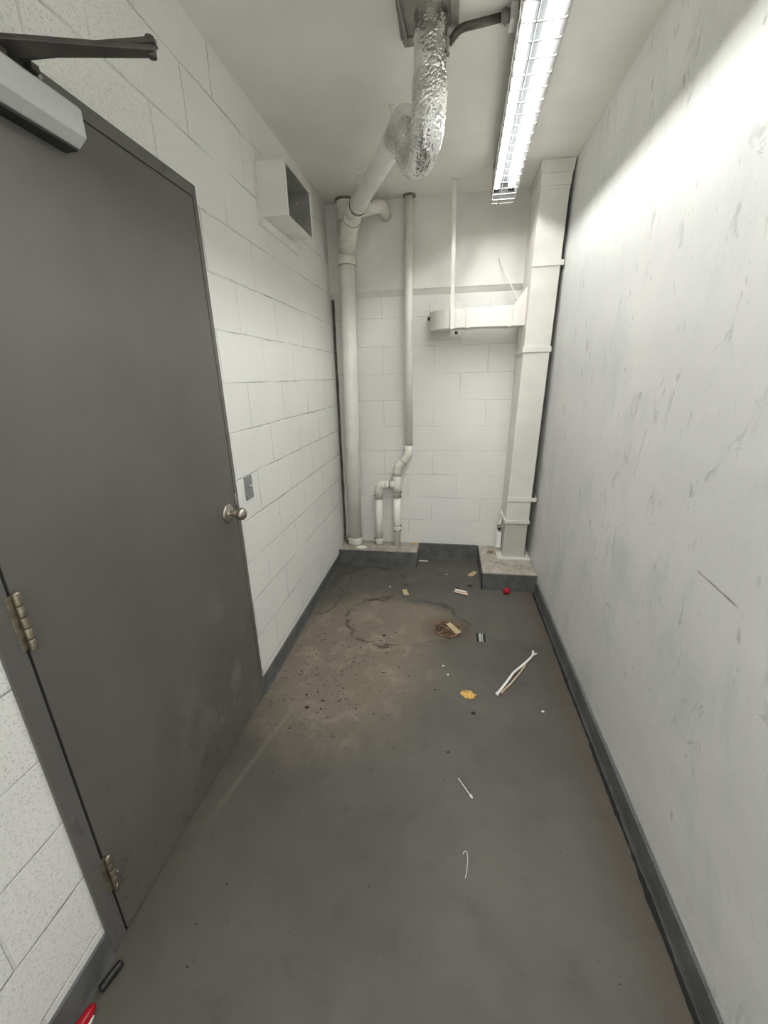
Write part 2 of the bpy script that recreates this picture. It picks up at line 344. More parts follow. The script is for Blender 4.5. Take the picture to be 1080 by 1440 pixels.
# ------------------------------------------------------------------ mesh builder
class MB:
    def __init__(s): s.v = []; s.f = []; s.sm = []
    def add(s, vs, fs, smooth=False):
        b = len(s.v); s.v += [tuple(x) for x in vs]
        s.f += [tuple(b + i for i in f) for f in fs]; s.sm += [smooth] * len(fs)
        return s
    def box(s, x0, x1, y0, y1, z0, z1):
        vs = [(x, y, z) for z in (z0, z1) for y in (y0, y1) for x in (x0, x1)]
        return s.add(vs, [(0, 2, 3, 1), (4, 5, 7, 6), (0, 1, 5, 4), (2, 6, 7, 3), (0, 4, 6, 2), (1, 3, 7, 5)])
    def hexa(s, lo, hi):
        """lo, hi: four corners each, same winding"""
        fs = [(3, 2, 1, 0), (4, 5, 6, 7)] + [(i, (i + 1) % 4, 4 + (i + 1) % 4, 4 + i) for i in range(4)]
        return s.add(list(lo) + list(hi), fs)
    def prism(s, prof, d0, d1, to3):
        n = len(prof); vs = [to3(a, b, d0) for a, b in prof] + [to3(a, b, d1) for a, b in prof]
        fs = [tuple(range(n - 1, -1, -1)), tuple(range(n, 2 * n))] + [(i, (i + 1) % n, n + (i + 1) % n, n + i) for i in range(n)]
        return s.add(vs, fs)
    def tube(s, pts, r, seg=24, cap=True, smooth=True, disp=None, ell=1.0):
        pts = [Vector(p) for p in pts]; n = len(pts)
        rs = r if isinstance(r, (list, tuple)) else [r] * n
        T = []
        for i in range(n):
            a = pts[max(0, i - 1)]; b = pts[min(n - 1, i + 1)]; T.append((b - a).normalized())
        ref = Vector((0, 0, 1)) if abs(T[0].z) < 0.9 else Vector((1, 0, 0))
        u = T[0].cross(ref).normalized(); vs = []
        for i in range(n):
            u = (u - T[i] * u.dot(T[i])).normalized(); v = T[i].cross(u)
            for k in range(seg):
                a = 2 * PI * k / seg
                d = u * math.cos(a) + v * math.sin(a) * ell
                p = pts[i] + d * rs[i]
                if disp: p = p + d.normalized() * disp(p)
                vs.append(p)
        fs = [(i * seg + k, i * seg + (k + 1) % seg, (i + 1) * seg + (k + 1) % seg, (i + 1) * seg + k) for i in range(n - 1) for k in range(seg)]
        s.add(vs, fs, smooth)
        if cap:
            b = len(s.v) - len(vs)
            s.f += [tuple(b + k for k in range(seg - 1, -1, -1)), tuple(b + (n - 1) * seg + k for k in range(seg))]; s.sm += [False, False]
        return s
    def cyl(s, a, b, r, seg=24, r2=None): return s.tube([a, b], [r, r if r2 is None else r2], seg)
    def sphere(s, c, r, seg=24, rings=14, sc=(1, 1, 1)):
        vs = [(c[0], c[1], c[2] + r * sc[2])]
        for i in range(1, rings):
            t = PI * i / rings
            for k in range(seg):
                a = 2 * PI * k / seg
                vs.append((c[0] + r * sc[0] * math.sin(t) * math.cos(a), c[1] + r * sc[1] * math.sin(t) * math.sin(a), c[2] + r * sc[2] * math.cos(t)))
        vs.append((c[0], c[1], c[2] - r * sc[2])); L = len(vs) - 1
        fs = [(0, 1 + k, 1 + (k + 1) % seg) for k in range(seg)]
        for i in range(rings - 2):
            a = 1 + i * seg; b = a + seg
            fs += [(a + k, b + k, b + (k + 1) % seg, a + (k + 1) % seg) for k in range(seg)]
        a = 1 + (rings - 2) * seg
        fs += [(a + k, L, a + (k + 1) % seg) for k in range(seg)]
        return s.add(vs, fs, True)
    def lathe(s, prof, origin, axis, seg=32):
        """prof: (radius, distance along axis) pairs"""
        ax = Vector(axis).normalized(); ref = Vector((0, 0, 1)) if abs(ax.z) < 0.9 else Vector((1, 0, 0))
        u = ax.cross(ref).normalized(); v = ax.cross(u); o = Vector(origin)
        vs = [o + ax * d + (u * math.cos(2 * PI * k / seg) + v * math.sin(2 * PI * k / seg)) * max(r, 1e-5) for r, d in prof for k in range(seg)]
        n = len(prof)
        fs = [(i * seg + k, i * seg + (k + 1) % seg, (i + 1) * seg + (k + 1) % seg, (i + 1) * seg + k) for i in range(n - 1) for k in range(seg)]
        return s.add(vs, fs, True)
    def ring(s, c, r0, r1, z0, z1, seg=48):
        vs = []
        for r, z in ((r0, z0), (r1, z0), (r1, z1), (r0, z1)):
            vs += [(c[0] + r * math.cos(2 * PI * k / seg), c[1] + r * math.sin(2 * PI * k / seg), z) for k in range(seg)]
        fs = [(i * seg + k, i * seg + (k + 1) % seg, ((i + 1) % 4) * seg + (k + 1) % seg, ((i + 1) % 4) * seg + k) for i in range(4) for k in range(seg)]
        return s.add(vs, fs)

WL = {}
def obj(name, mb, mat, parent=None, bevel=0.0, seg=2):
    vs = mb.v
    lo = [min(v[i] for v in vs) for i in range(3)]; hi = [max(v[i] for v in vs) for i in range(3)]
    org = Vector(((lo[0] + hi[0]) / 2, (lo[1] + hi[1]) / 2, lo[2]))
    me = bpy.data.meshes.new(name)
    me.from_pydata([tuple(Vector(v) - org) for v in vs], [], mb.f)
    me.polygons.foreach_set('use_smooth', mb.sm)
    bm = bmesh.new(); bm.from_mesh(me); bmesh.ops.recalc_face_normals(bm, faces=bm.faces); bm.to_mesh(me); bm.free()
    me.materials.append(mat)
    o = bpy.data.objects.new(name, me); COL.objects.link(o)
    WL[o.name] = org
    if parent is not None:
        o.parent = parent; o.location = org - WL[parent.name]
    else: o.location = org
    if bevel:
        b = o.modifiers.new('bevel', 'BEVEL'); b.width = bevel; b.segments = seg; b.limit_method = 'ANGLE'; b.angle_limit = 0.6
    return o
def tag(o, label, cat, group=None):
    o['label'] = label; o['category'] = cat
    if group: o['group'] = group
    return o
def thing(name, loc, label, cat, group=None):
    o = bpy.data.objects.new(name, None); COL.objects.link(o); o.location = loc; o.empty_display_size = 0.05
    WL[o.name] = Vector(loc)
    return tag(o, label, cat, group)
def struct(o, label=None):
    o['kind'] = 'structure'
    if label: o['label'] = label
    return o
def fillet(pts, rad, n=8):
    P = [Vector(p) for p in pts]; out = [P[0]]
    for i in range(1, len(P) - 1):
        r = rad[i - 1] if isinstance(rad, (list, tuple)) else rad
        a = (P[i - 1] - P[i]); b = (P[i + 1] - P[i]); d = min(r, a.length * 0.49, b.length * 0.49)
        p0 = P[i] + a.normalized() * d; p1 = P[i] + b.normalized() * d
        for k in range(n + 1):
            t = k / n; out.append(p0 * (1 - t) ** 2 + P[i] * 2 * t * (1 - t) + p1 * t ** 2)
    out.append(P[-1]); return out
def resample(pts, step):
    pts = [Vector(p) for p in pts]; out = [pts[0]]; acc = 0.0
    for a, b in zip(pts, pts[1:]):
        L = (b - a).length
        if L < 1e-9: continue
        d = step - acc
        while d <= L:
            out.append(a + (b - a) * (d / L)); d += step
        acc = L - (d - step)
    if (out[-1] - pts[-1]).length > step * 0.3: out.append(pts[-1])
    return out
def lerp(a, b, t): return Vector(a) * (1 - t) + Vector(b) * t

# ------------------------------------------------------------------ room shell
struct(obj('floor', MB().box(-0.15, W + 0.15, YF - 0.1, YB + 0.15, -0.1, 0.0), M['floor']), 'dark grey painted concrete floor with brown silt stains')
struct(obj('ceiling', MB().box(-0.15, W + 0.15, YF - 0.1, YB + 0.15, H, H + 0.1), M['ceiling']), 'plain off-white painted ceiling')
DY0, DY1, DH = 0.575, 1.5955, 2.214             # outside of the door frame
wl = MB().box(-0.15, 0, YF - 0.1, DY0, 0, H).box(-0.15, 0, DY1, YB + 0.15, 0, H).box(-0.15, 0, DY0, DY1, DH, H)
struct(obj('wall_left', wl, M['block_left']), 'white painted block wall around the dark door')
def wall_right():
    m = MB(); ny, nz = 150, 100; vs = []
    for j in range(nz + 1):
        for i in range(ny + 1):
            y = YF + (YB - YF) * i / ny; z = H * j / nz
            d = noise.noise(Vector((y * 1.1, z * 1.1, 3.1))) * 0.007 + noise.noise(Vector((y * 3.5, z * 3.0, 9.7))) * 0.0022
            vs.append((W - max(-0.004, d), y, z))
    fs = [(j * (ny + 1) + i, j * (ny + 1) + i + 1, (j + 1) * (ny + 1) + i + 1, (j + 1) * (ny + 1) + i) for j in range(nz) for i in range(ny)]
    m.add(vs, fs, True)
    m.box(W + 0.01, W + 0.12, YF - 0.1, YB + 0.15, 0, H)
    return m
struct(obj('wall_right', wall_right(), M['plaster']), 'long pale grey rough plastered wall')
wb = struct(obj('wall_back', MB().box(0, W, YB, YB + 0.12, 0, H), M['block_back']), 'white painted block wall at the far end')
prof = [(YB + 0.001, 2.135), (YB - 0.004, 2.137), (3.345, 2.166), (3.336, 2.172), (3.336, H), (YB + 0.001, H)]
obj('upper_beam', MB().prism(prof, 0.0, W, lambda a, b, d: (d, a, b)), M['upper_wall'], wb)
struct(obj('wall_front', MB().box(-0.15, 0.10, YF - 0.1, YF, 0, H).box(1.50, W + 0.15, YF - 0.1, YF, 0, H).box(0.10, 1.50, YF - 0.1, YF, 2.30, H), M['upper_wall']), 'white wall behind the viewer with an added opening for fill light')  # opening added so world light fills the near walls

# kerbs at the back, dark painted faces
k1 = struct(obj('trim_1', MB().box(0.0, 0.68, 3.165, YB, 0, HK), M['concrete'], bevel=0.006), 'raw concrete kerb under the pipes on the left')
obj('painted_face', MB().box(0.0, 0.683, 3.160, 3.166, 0, HK - 0.008).box(0.679, 0.683, 3.160, YB - 0.012, 0, HK * 0.55), M['grey_paint'], k1)
k2 = struct(obj('trim_2', MB().box(1.205, W, 2.845, YB, 0, HK), M['concrete'], bevel=0.006), 'raw concrete kerb under the air duct on the right')
obj('painted_face', MB().box(1.2005, W, 2.840, 2.846, 0, HK - 0.010).box(1.2005, 1.206, 2.840, YB - 0.012, 0, HK - 0.006), M['grey_paint'], k2)

def skirt(prof2, d0, d1, to3): return MB().prism(prof2, d0, d1, to3)
PR = [(0, 0), (0.013, 0), (0.009, 0.010), (0.007, 0.026), (0.006, HB - 0.004), (0.002, HB), (0, HB)]
struct(obj('baseboard_left', skirt(PR, YF, DY0 - 0.001, lambda a, b, d: (a, d, b)), M['grey_paint']), 'dark grey painted skirting left of the door')
struct(obj('baseboard_left', skirt(PR, DY1 + 0.001, 3.160, lambda a, b, d: (a, d, b)), M['grey_paint']), 'dark grey painted skirting right of the door')
struct(obj('baseboard_right', skirt(PR, YF, 2.840, lambda a, b, d: (W - 0.004 - a, d, b)), M['grey_paint']), 'dark grey painted skirting along the plastered wall')
PK = [(0, 0), (0.011, 0), (0.009, 0.012), (0.008, HK - 0.004), (0.003, HK), (0, HK)]
struct(obj('baseboard_back', skirt(PK, 0.683, 1.2005, lambda a, b, d: (d, YB - a, b)), M['grey_paint']), 'dark grey painted skirting between the two kerbs')
def crack():
    m = MB(); n = 260
    for i in range(n):
        y0 = YF + (2.83 - YF) * i / n; y1 = YF + (2.83 - YF) * (i + 1) / n
        def wdt(y): return 0.003 + 0.007 * max(0, noise.noise(Vector((y * 6, 0, 1))) + 0.35) + 0.005 * noise.noise(Vector((y * 34, 2, 1)))
        a, b = max(0.0012, wdt(y0)), max(0.0012, wdt(y1))
        xc0 = W - 0.024 + 0.002 * noise.noise(Vector((y0 * 9, 5, 5))); xc1 = W - 0.024 + 0.002 * noise.noise(Vector((y1 * 9, 5, 5)))
        m.add([(xc0 - a, y0, 0.001), (xc0 + a, y0, 0.0045), (xc1 + b, y1, 0.0045), (xc1 - b, y1, 0.001)], [(0, 1, 2, 3)])
    return m
struct(obj('trim_3', crack(), M['void']), 'black broken joint between floor and right skirting')
def joint_strip():
    m = MB(); n = 60
    for i in range(n):
        z0 = HK + (2.13 - HK) * i / n; z1 = HK + (2.13 - HK) * (i + 1) / n
        f = lambda z: 0.019 + 0.006 * noise.noise(Vector((z * 7, 1, 4)))
        m.hexa([(0, YB - 0.010, z0), (f(z0), YB - 0.006, z0), (f(z0), YB, z0), (0, YB, z0)], [(0, YB - 0.010, z1), (f(z1), YB - 0.006, z1), (f(z1), YB, z1), (0, YB, z1)])
    return m
struct(obj('trim_4', joint_strip(), M['gap_shade']), 'dark brown strip in place of the shadow gap in the far left corner')  # brown strip paints the dark of the gap between the walls

# ------------------------------------------------------------------ door
door = bpy.data.objects.new('door_1', None); COL.objects.link(door); door.location = (0, 1.08, 0); WL['door_1'] = Vector((0, 1.08, 0))
struct(door, 'dark grey metal door with round knob in the left wall')
FX = 0.007
fr = MB().box(-0.14, FX, DY0, 0.622, 0, DH).box(-0.14, FX, 1.573, DY1, 0, DH).box(-0.14, FX, 0.622, 1.573, 2.176, DH)
fr.box(-0.14, -0.044, 0.622, 0.640, 0, 2.176).box(-0.14, -0.044, 1.556, 1.573, 0, 2.176).box(-0.14, -0.044, 0.640, 1.556, 2.160, 2.176)
obj('door_frame', fr, M['frame'], door, bevel=0.0015)
obj('door_leaf', MB().box(-0.040, 0.005, 0.630, 1.5705, 0.007, 2.1735), M['door'], door, bevel=0.0015)
obj('threshold', MB().box(-0.14, -0.001, 0.622, 1.573, -0.002, 0.004), M['void'], door)
def hinge(z0, z1, clip):
    L = z1 - z0; h = MB(); ks = [0, 0.30, 0.36, 0.66, 0.70, 1.0]
    h.box(0.004, 0.0095, 0.612, 0.634, z0 + 0.002, z1 - 0.002)
    hg = obj('hinge', h, M['hinge'], door, bevel=0.001)
    for a, b in ((0, .2), (.21, .4), (.41, .6), (.61, .8), (.81, 1)):
        obj('knuckle', MB().cyl((0.017, 0.631, z0 + L * a), (0.017, 0.631, z0 + L * b - 0.0006), 0.0076, 18), M['hinge'], hg, bevel=0.001)
    obj('pin_tip', MB().lathe([(0, 0.007), (0.005, 0.006), (0.0085, 0.002), (0.0085, 0)], (0.017, 0.631, z1), (0, 0, 1), 18), M['hinge'], hg)
    if clip:
        pts = [(0.027, 0.636, z0 + 0.07), (0.031, 0.640, z0 + 0.045), (0.029, 0.645, z0 + 0.02), (0.020, 0.642, z0 - 0.002), (0.012, 0.630, z0 - 0.006), (0.022, 0.622, z0 + 0.004), (0.027, 0.628, z0 + 0.03)]
        obj('wire_clip', MB().tube(fillet(pts, 0.012), 0.0018, 8), M['nickel'], hg)
hinge(1.004, 1.142, False); hinge(0.192, 0.320, True)
kn = obj('knob_rose', MB().lathe([(0, 0), (0.040, 0), (0.040, 0.003), (0.036, 0.007), (0.020, 0.010), (0.0125, 0.012), (0.0125, 0.012)], (0.005, 1.499, 1.03), (1, 0, 0)), M['nickel'], door)
obj('knob', MB().lathe([(0.0125, 0.010), (0.0115, 0.028), (0.0135, 0.036), (0.021, 0.043), (0.0265, 0.053), (0.0275, 0.062), (0.0255, 0.070), (0.019, 0.077), (0.010, 0.0805), (0, 0.0815)], (0.005, 1.499, 1.03), (1, 0, 0)), M['nickel'], kn)
obj('latch_guard', MB().box(0.004, 0.0105, 1.566, 1.574, 1.045, 1.100), M['nickel'], door, bevel=0.001)

# door closer: body on the leaf, two arms folded out over the frame head
dc = thing('door_closer', (0.03, 0.90, 2.085), 'silver door closer with dark folded arm, mounted at the top of the door', 'door closer')
pc = [(0.005, 2.082), (0.042, 2.082), (0.066, 2.100), (0.066, 2.152), (0.058, 2.160), (0.005, 2.160)]
obj('cover', MB().prism(pc, 0.72, 1.048, lambda a, b, d: (a, d, b)), M['closer'], dc, bevel=0.002)
def bar(a, b, w0, w1, t):
    """flat tapered arm from a to b, width horizontal across, thickness t vertical"""
    a, b = Vector(a), Vector(b); d = (b - a).normalized(); s = d.cross(Vector((0, 0, 1))).normalized(); up = s.cross(d).normalized()
    lo = [a - s * w0 - up * t, a + s * w0 - up * t, b + s * w1 - up * t, b - s * w1 - up * t]
    hi = [p + up * 2 * t for p in lo]
    return MB().hexa(lo, hi)
ELB = (0.285, 1.010, 2.215)
obj('main_arm', bar((0.035, 0.905, 2.186), (ELB[0] + 0.005, ELB[1], ELB[2] - 0.006), 0.026, 0.012, 0.005), M['dark_metal'], dc, bevel=0.002)
obj('forearm', bar((0.015, 0.955, 2.203), (ELB[0] + 0.012, ELB[1], ELB[2] + 0.008), 0.013, 0.010, 0.005), M['dark_metal'], dc, bevel=0.002)
eb = MB().cyl((ELB[0], ELB[1], ELB[2] - 0.016), (ELB[0], ELB[1], ELB[2] + 0.018), 0.009, 18)
eo = obj('elbow_bolt', eb, M['dark_metal'], dc, bevel=0.001)
obj('bolt_cap', MB().cyl((ELB[0] + 0.002, ELB[1] + 0.004, ELB[2] + 0.004), (ELB[0] + 0.002, ELB[1] + 0.004, ELB[2] + 0.014), 0.0098, 18), M['chrome'], eo)
obj('shaded_underside', MB().box(0.006, 0.040, 0.722, 1.044, 2.0765, 2.0825), M['black'], dc)  # black sheet paints the shade under the cover
obj('spindle', MB().cyl((0.035, 0.905, 2.158), (0.035, 0.905, 2.196), 0.009, 18), M['dark_metal'], dc)
so = obj('frame_shoe', MB().box(0.0065, 0.014, 0.955, 1.015, 2.182, 2.208).box(0.006, 0.030, 0.975, 0.995, 2.190, 2.204), M['dark_metal'], dc, bevel=0.0015)
obj('screw', MB().cyl((0.013, 1.006, 2.195), (0.018, 1.006, 2.195), 0.005, 14), M['chrome'], so)

# ------------------------------------------------------------------ light switch
sw = thing('light_switch', (0, 1.709, 1.035), 'grey metal light switch plate on the block wall beside the door', 'light switch')
obj('plate', MB().box(0.0, 0.006, 1.674, 1.744, 1.033, 1.143), M['plate'], sw, bevel=0.004, seg=3)
tg = MB().box(0.005, 0.009, 1.703, 1.715, 1.078, 1.100)
obj('toggle_surround', tg, M['plate'], sw)
tb = MB().hexa([(0.006, 1.705, 1.088), (0.006, 1.713, 1.088), (0.022, 1.7125, 1.097), (0.022, 1.7055, 1.097)], [(0.006, 1.705, 1.098), (0.006, 1.713, 1.098), (0.022, 1.7125, 1.104), (0.022, 1.7055, 1.104)])
obj('toggle', tb, M['white_metal'], sw, bevel=0.001)
for z in (1.058, 1.119): obj('screw', MB().cyl((0.005, 1.709, z), (0.0075, 1.709, z), 0.0035, 12), M['nickel'], sw)

# ------------------------------------------------------------------ open sheet metal hood high on the left wall
vh = thing('vent_hood', (0.07, 2.33, 2.26), 'white boxy sheet metal vent hood high on left wall, open toward the room', 'vent')
t_ = 0.004; bx0, bx1, by0, by1, bz0, bz1 = 0.0, 0.142, 2.145, 2.515, 2.292, 2.508
hs = MB().box(bx0, bx1, by0, by0 + t_, bz0, bz1).box(bx0, bx1, by1 - t_, by1, bz0, bz1).box(bx0, bx1, by0 + t_, by1 - t_, bz0, bz0 + t_).box(bx0, bx1, by0 + t_, by1 - t_, bz1 - t_, bz1)
obj('housing', hs, M['duct'], vh)
obj('front_lip', MB().box(bx1 - 0.004, bx1 + 0.004, by0 - 0.003, by0 + 0.012, bz0 - 0.002, bz1), M['duct'], vh, bevel=0.001)
obj('front_lip', MB().box(bx1 - 0.004, bx1 + 0.004, by1 - 0.006, by1 + 0.002, bz0 - 0.002, bz1), M['duct'], vh, bevel=0.001)
obj('liner', MB().box(0.0, 0.138, by1 - 0.006, by1 - 0.0042, bz0 + 0.005, bz1 - 0.005).box(0.0, 0.138, by0 + 0.005, by1 - 0.006, bz1 - 0.006, bz1 - 0.0042).box(0.0005, 0.003, by0 + 0.005, by1 - 0.006, bz0 + 0.005, bz1 - 0.006), M['galv'], vh)
obj('flange', MB().prism([(0.0, 2.258), (0.012, 2.258), (0.026, 2.282), (0.026, 2.291), (0.0, 2.291)], 2.138, 2.66, lambda a, b, d: (a, d, b)).box(0, 0.010, 2.128, 2.1445, 2.26, 2.508), M['duct'], vh, bevel=0.0015)
obj('catch', MB().box(0.050, 0.085, by1 - 0.020, by1 - 0.006, 2.345, 2.352).cyl((0.062, by1 - 0.022, 2.352), (0.062, by1 - 0.022, 2.378), 0.003, 10), M['dark_metal'], vh)
obj('screw', MB().cyl((0.07, by1 - 0.009, 2.462), (0.07, by1 - 0.0055, 2.462), 0.004, 12), M['white_metal'], vh)
struct(obj('trim_5', MB().box(0.0, 0.006, 2.134, 2.74, 2.509, 2.640), M['block_left'], bevel=0.002), 'smooth patched strip of wall above the vent hood')

# ------------------------------------------------------------------ drain stack in the far left corner
S0, S1 = Vector((0.122, 3.288, HK)), Vector((0.158, 3.276, H))
def st(z): return lerp(S0, S1, (z - HK) / (H - HK))
stack = thing('drain_stack', S0, 'thick white painted drain pipe standing in the far left corner', 'pipe')
obj('pipe', MB().tube([st(HK), st(1.2), st(H)], 0.057, 40), M['pipe'], stack)
def collar(nm, a, b, r, par, mat='fitting', lines=True):
    o = obj(nm, MB().tube([a, lerp(a, b, 0.04), lerp(a, b, 0.96), b], [r - 0.002, r, r, r - 0.002], 40), M[mat], par, bevel=0)
    if lines:
        for q, d in ((a, -1), (b, 1)):
            ax = (Vector(b) - Vector(a)).normalized()
            obj('joint_line', MB().tube([Vector(q) - ax * 0.0016, Vector(q) + ax * 0.0016], r - 0.0012, 40), M['joint'], o)
    return o
collar('base_coupling', st(HK + 0.010), st(HK + 0.075), 0.0635, stack)
for zz in (HK + 0.025, HK + 0.060):
    obj('clamp_screw', MB().cyl(st(zz) + Vector((-0.075, -0.01, 0)), st(zz) + Vector((-0.06, -0.01, 0)), 0.006, 12), M['dark_metal'], stack)
collar('coupling', st(2.335), st(2.400), 0.0635, stack)
collar('top_coupling', st(2.60), st(H - 0.012), 0.0625, stack)
obj('ceiling_ring', MB().tube([st(H - 0.010), st(H - 0.0002)], 0.068, 40), M['joint'], stack)
wy = MB().tube([st(2.400), st(2.600)], 0.0620, 40)
WA, WB = st(2.41) + Vector((0, 0, 0.0)), Vector((0.225, 3.135, 2.555))
wy.tube(fillet([WA, WB, Vector((0.262, 3.055, 2.580))], 0.05), 0.0615, 40)
wyo = obj('wye', wy, M['fitting'], stack)
wd = (Vector((0.262, 3.055, 2.580)) - WB).normalized()
obj('joint_line', MB().tube([WB + wd * 0.040, WB + wd * 0.044], 0.0635, 40), M['joint'], wyo)

# sloping pipe from the wye to the foil wrapped trap
ARM0, ARM1 = Vector((0.262, 3.060, 2.582)), Vector((0.664, 2.215, 2.590))
arm = thing('drain_pipe', lerp(ARM0, ARM1, 0.5), 'white drain pipe under the ceiling ending in a crinkled foil wrapped trap', 'pipe')
obj('pipe', MB().tube([lerp(ARM0, ARM1, t) for t in (0.0, 0.3, 0.6, 1.0)], 0.048, 40), M['pipe'], arm)
collar('coupling', lerp(ARM0, ARM1, 0.005), lerp(ARM0, ARM1, 0.115), 0.0555, arm)
so_a = Vector((0.262, 3.075, 2.592)); e1 = Vector((0.428, 3.190, 2.655)); e2 = Vector((0.436, 3.3, 2.640))
sideo = obj('side_outlet', MB().tube(fillet([so_a + Vector((0.02, 0.006, 0)), e1, Vector((e2.x, 3.335, e2.z))], 0.045, 10), 0.0385, 28), M['fitting'], arm)
for a, b in ((0.075, 0.079), (0.125, 0.129)):
    dv = (e1 - so_a).normalized()
    obj('joint_line', MB().tube([so_a + dv * a, so_a + dv * b], 0.0400, 28), M['joint'], sideo)
FP = [(0.812, 1.850, H), (0.812, 1.850, 2.46), (0.800, 1.872, 2.400), (0.772, 1.935, 2.368), (0.738, 2.012, 2.392), (0.720, 2.050, 2.455), (0.712, 2.078, 2.535), (0.697, 2.135, 2.585), (0.632, 2.286, 2.590)]
FP = resample(fillet(FP, 0.05, 6), 0.0036)
nF = len(FP)
def foil_disp(p):
    q = p * 38
    d, _ = noise.voronoi(p * 62 + noise.noise_vector(p * 40) * 0.6)
    e, _ = noise.voronoi(p * 120 + Vector((3, 1, 7)))
    k = 1.0 if p.z < 2.55 else 0.55
    return noise.noise(p * 26) * 0.0035 + k * ( (d[1] - d[0]) * 0.0048 + (e[1] - e[0]) * 0.0020)
rr = [0.0555 + (0.004 if 45 < i < nF - 45 else 0.0) - (0.005 if i > nF - 8 else 0) for i in range(nF)]
fo = obj('foil_wrap', MB().tube(FP, rr, 110, True, False, foil_disp), M['foil'], arm)
fo['label'] = 'shiny crinkled foil wrap'
flap = MB()
for i in range(7):
    for j in range(4):
        u0, u1 = i / 7, (i + 1) / 7; v0, v1 = j / 4, (j + 1) / 4
        def fpnt(u, v): return (0.866 + 0.012 * v + 0.004 * noise.noise(Vector((u * 5, v * 5, 2))), 1.83 + 0.022 * v, 2.66 - 0.06 * u + 0.012 * v + 0.005 * noise.noise(Vector((u * 7, v * 7, 8))))
        flap.add([fpnt(u0, v0), fpnt(u1, v0), fpnt(u1, v1), fpnt(u0, v1)], [(0, 1, 2, 3)], True)
obj('loose_foil_edge', flap, M['foil'], fo)

# metal flashing plates at the ceiling hole
fl = thing('ceiling_flashing', (0.81, 1.80, H), 'dirty sheet metal flashing bent down around the foil pipe at the ceiling', 'flashing')
obj('plate', MB().box(0.700, 0.905, 1.62, 1.945, H - 0.004, H - 0.0005), M['flashing'], fl)
obj('left_flap', MB().hexa([(0.697, 1.65, H - 0.002), (0.702, 1.65, H - 0.002), (0.712, 1.970, H - 0.002), (0.706, 1.970, H - 0.002)][::-1], [(0.704, 1.65, H - 0.030), (0.708, 1.65, H - 0.030), (0.728, 1.965, H - 0.012), (0.722, 1.965, H - 0.012)][::-1]).box(0.71, 0.765, 1.930, 1.972, H - 0.010, H - 0.006), M['flashing'], fl)
obj('right_flap', MB().box(0.868, 0.908, 1.90, 1.962, H - 0.012, H - 0.006).box(0.880, 0.908, 1.62, 1.90, H - 0.016, H - 0.006), M['flashing'], fl)

# pipe hangers
def hanger(t, label):
    c = lerp(ARM0, ARM1, t); ax = (ARM1 - ARM0).normalized()
    h = thing('pipe_hanger', (c.x, c.y, H), label, 'hanger', 'hangers on the drain pipe')
    R = 0.0505
    if t > 0.9: R = 0.061
    d = ax.cross(Vector((0, 0, 1))).normalized()
    pts = [c + (d * math.cos(a) + Vector((0, 0, 1)) * math.sin(a)) * (R + 0.0015) for a in [PI * 2 * k / 32 for k in range(33)]]
    obj('clamp', MB().tube(pts, 0.0042, 8, True), M['pipe'], h)
    obj('rod', MB().cyl(c + Vector((0, 0, R)), (c.x, c.y, H - 0.006), 0.0048, 12), M['pipe'], h)
    obj('anchor', MB().cyl((c.x, c.y, H - 0.010), (c.x, c.y, H - 0.0003), 0.014, 16), M['pipe'], h)
hanger(0.165, 'white pipe hanger near the wye, on the sloping drain pipe')
hanger(0.875, 'white pipe hanger beside the foil wrapped trap, on the drain pipe')

# ------------------------------------------------------------------ thinner waste pipe
wp = thing('waste_pipe', (0.497, 3.29, HK), 'thin white painted waste pipe with side leg, between stack and branch duct', 'pipe')
YP = 3.292; R2 = 0.0305
obj('upper_pipe', MB().cyl((0.601, YP, H), (0.602, YP, 1.010), R2, 32), M['pipe'], wp)
obj('ceiling_collar', MB().tube([(0.606, YP - 0.003, H - 0.010), (0.606, YP - 0.003, H - 0.0003)], 0.043, 32), M['joint'], wp)
obj('offset_elbow', MB().tube(fillet([(0.602, YP, 1.035), (0.602, YP, 0.945), (0.505, YP, 0.855), (0.503, YP, 0.775)], 0.055, 8), 0.0345, 32), M['fitting'], wp)
obj('tee', MB().cyl((0.503, YP, 0.780), (0.501, YP, 0.590), 0.0345, 32).cyl((0.503, YP, 0.700), (0.435, YP, 0.697), 0.0335, 32), M['fitting'], wp)
obj('lower_pipe', MB().cyl((0.501, YP, 0.60), (0.496, YP, HK), R2, 32), M['pipe'], wp)
obj('branch_elbow', MB().tube(fillet([(0.437, YP, 0.697), (0.346, YP, 0.695), (0.343, YP, 0.575)], 0.062, 10), [0.0345] * 13, 32) if False else MB().tube(fillet([(0.437, YP, 0.697), (0.346, YP, 0.695), (0.343, YP, 0.575)], 0.062, 10), 0.0340, 32), M['fitting'], wp)
obj('branch_leg', MB().cyl((0.343, YP, 0.585), (0.337, YP, HK), R2, 32), M['pipe'], wp)
def jl(a, b, r): obj('joint_line', MB().tube([a, b], r, 32), M['joint'], wp)
for (x, z, r) in ((0.602, 1.036, 0.0352), (0.503, 0.780, 0.0353), (0.501, 0.590, 0.0353), (0.502, 0.640, 0.0350), (0.343, 0.575, 0.0348), (0.498, 0.285, 0.0343), (0.499, 0.335, 0.0343), (0.337, 0.215, 0.0343)):
    jl((x, YP, z - 0.0018), (x, YP, z + 0.0018), r)
jl((0.436, YP, 0.697), (0.440, YP, 0.697), 0.0346); jl((0.400, YP, 0.6962), (0.404, YP, 0.6963), 0.0343)
dd = Vector((-0.097, 0, -0.090)).normalized(); mid = Vector((0.5535, YP, 0.900))
jl(mid - dd * 0.002, mid + dd * 0.002, 0.0352)
collar('pipe_coupling', Vector((0.498, YP, 0.285)), Vector((0.499, YP, 0.335)), 0.0335, wp, lines=False)
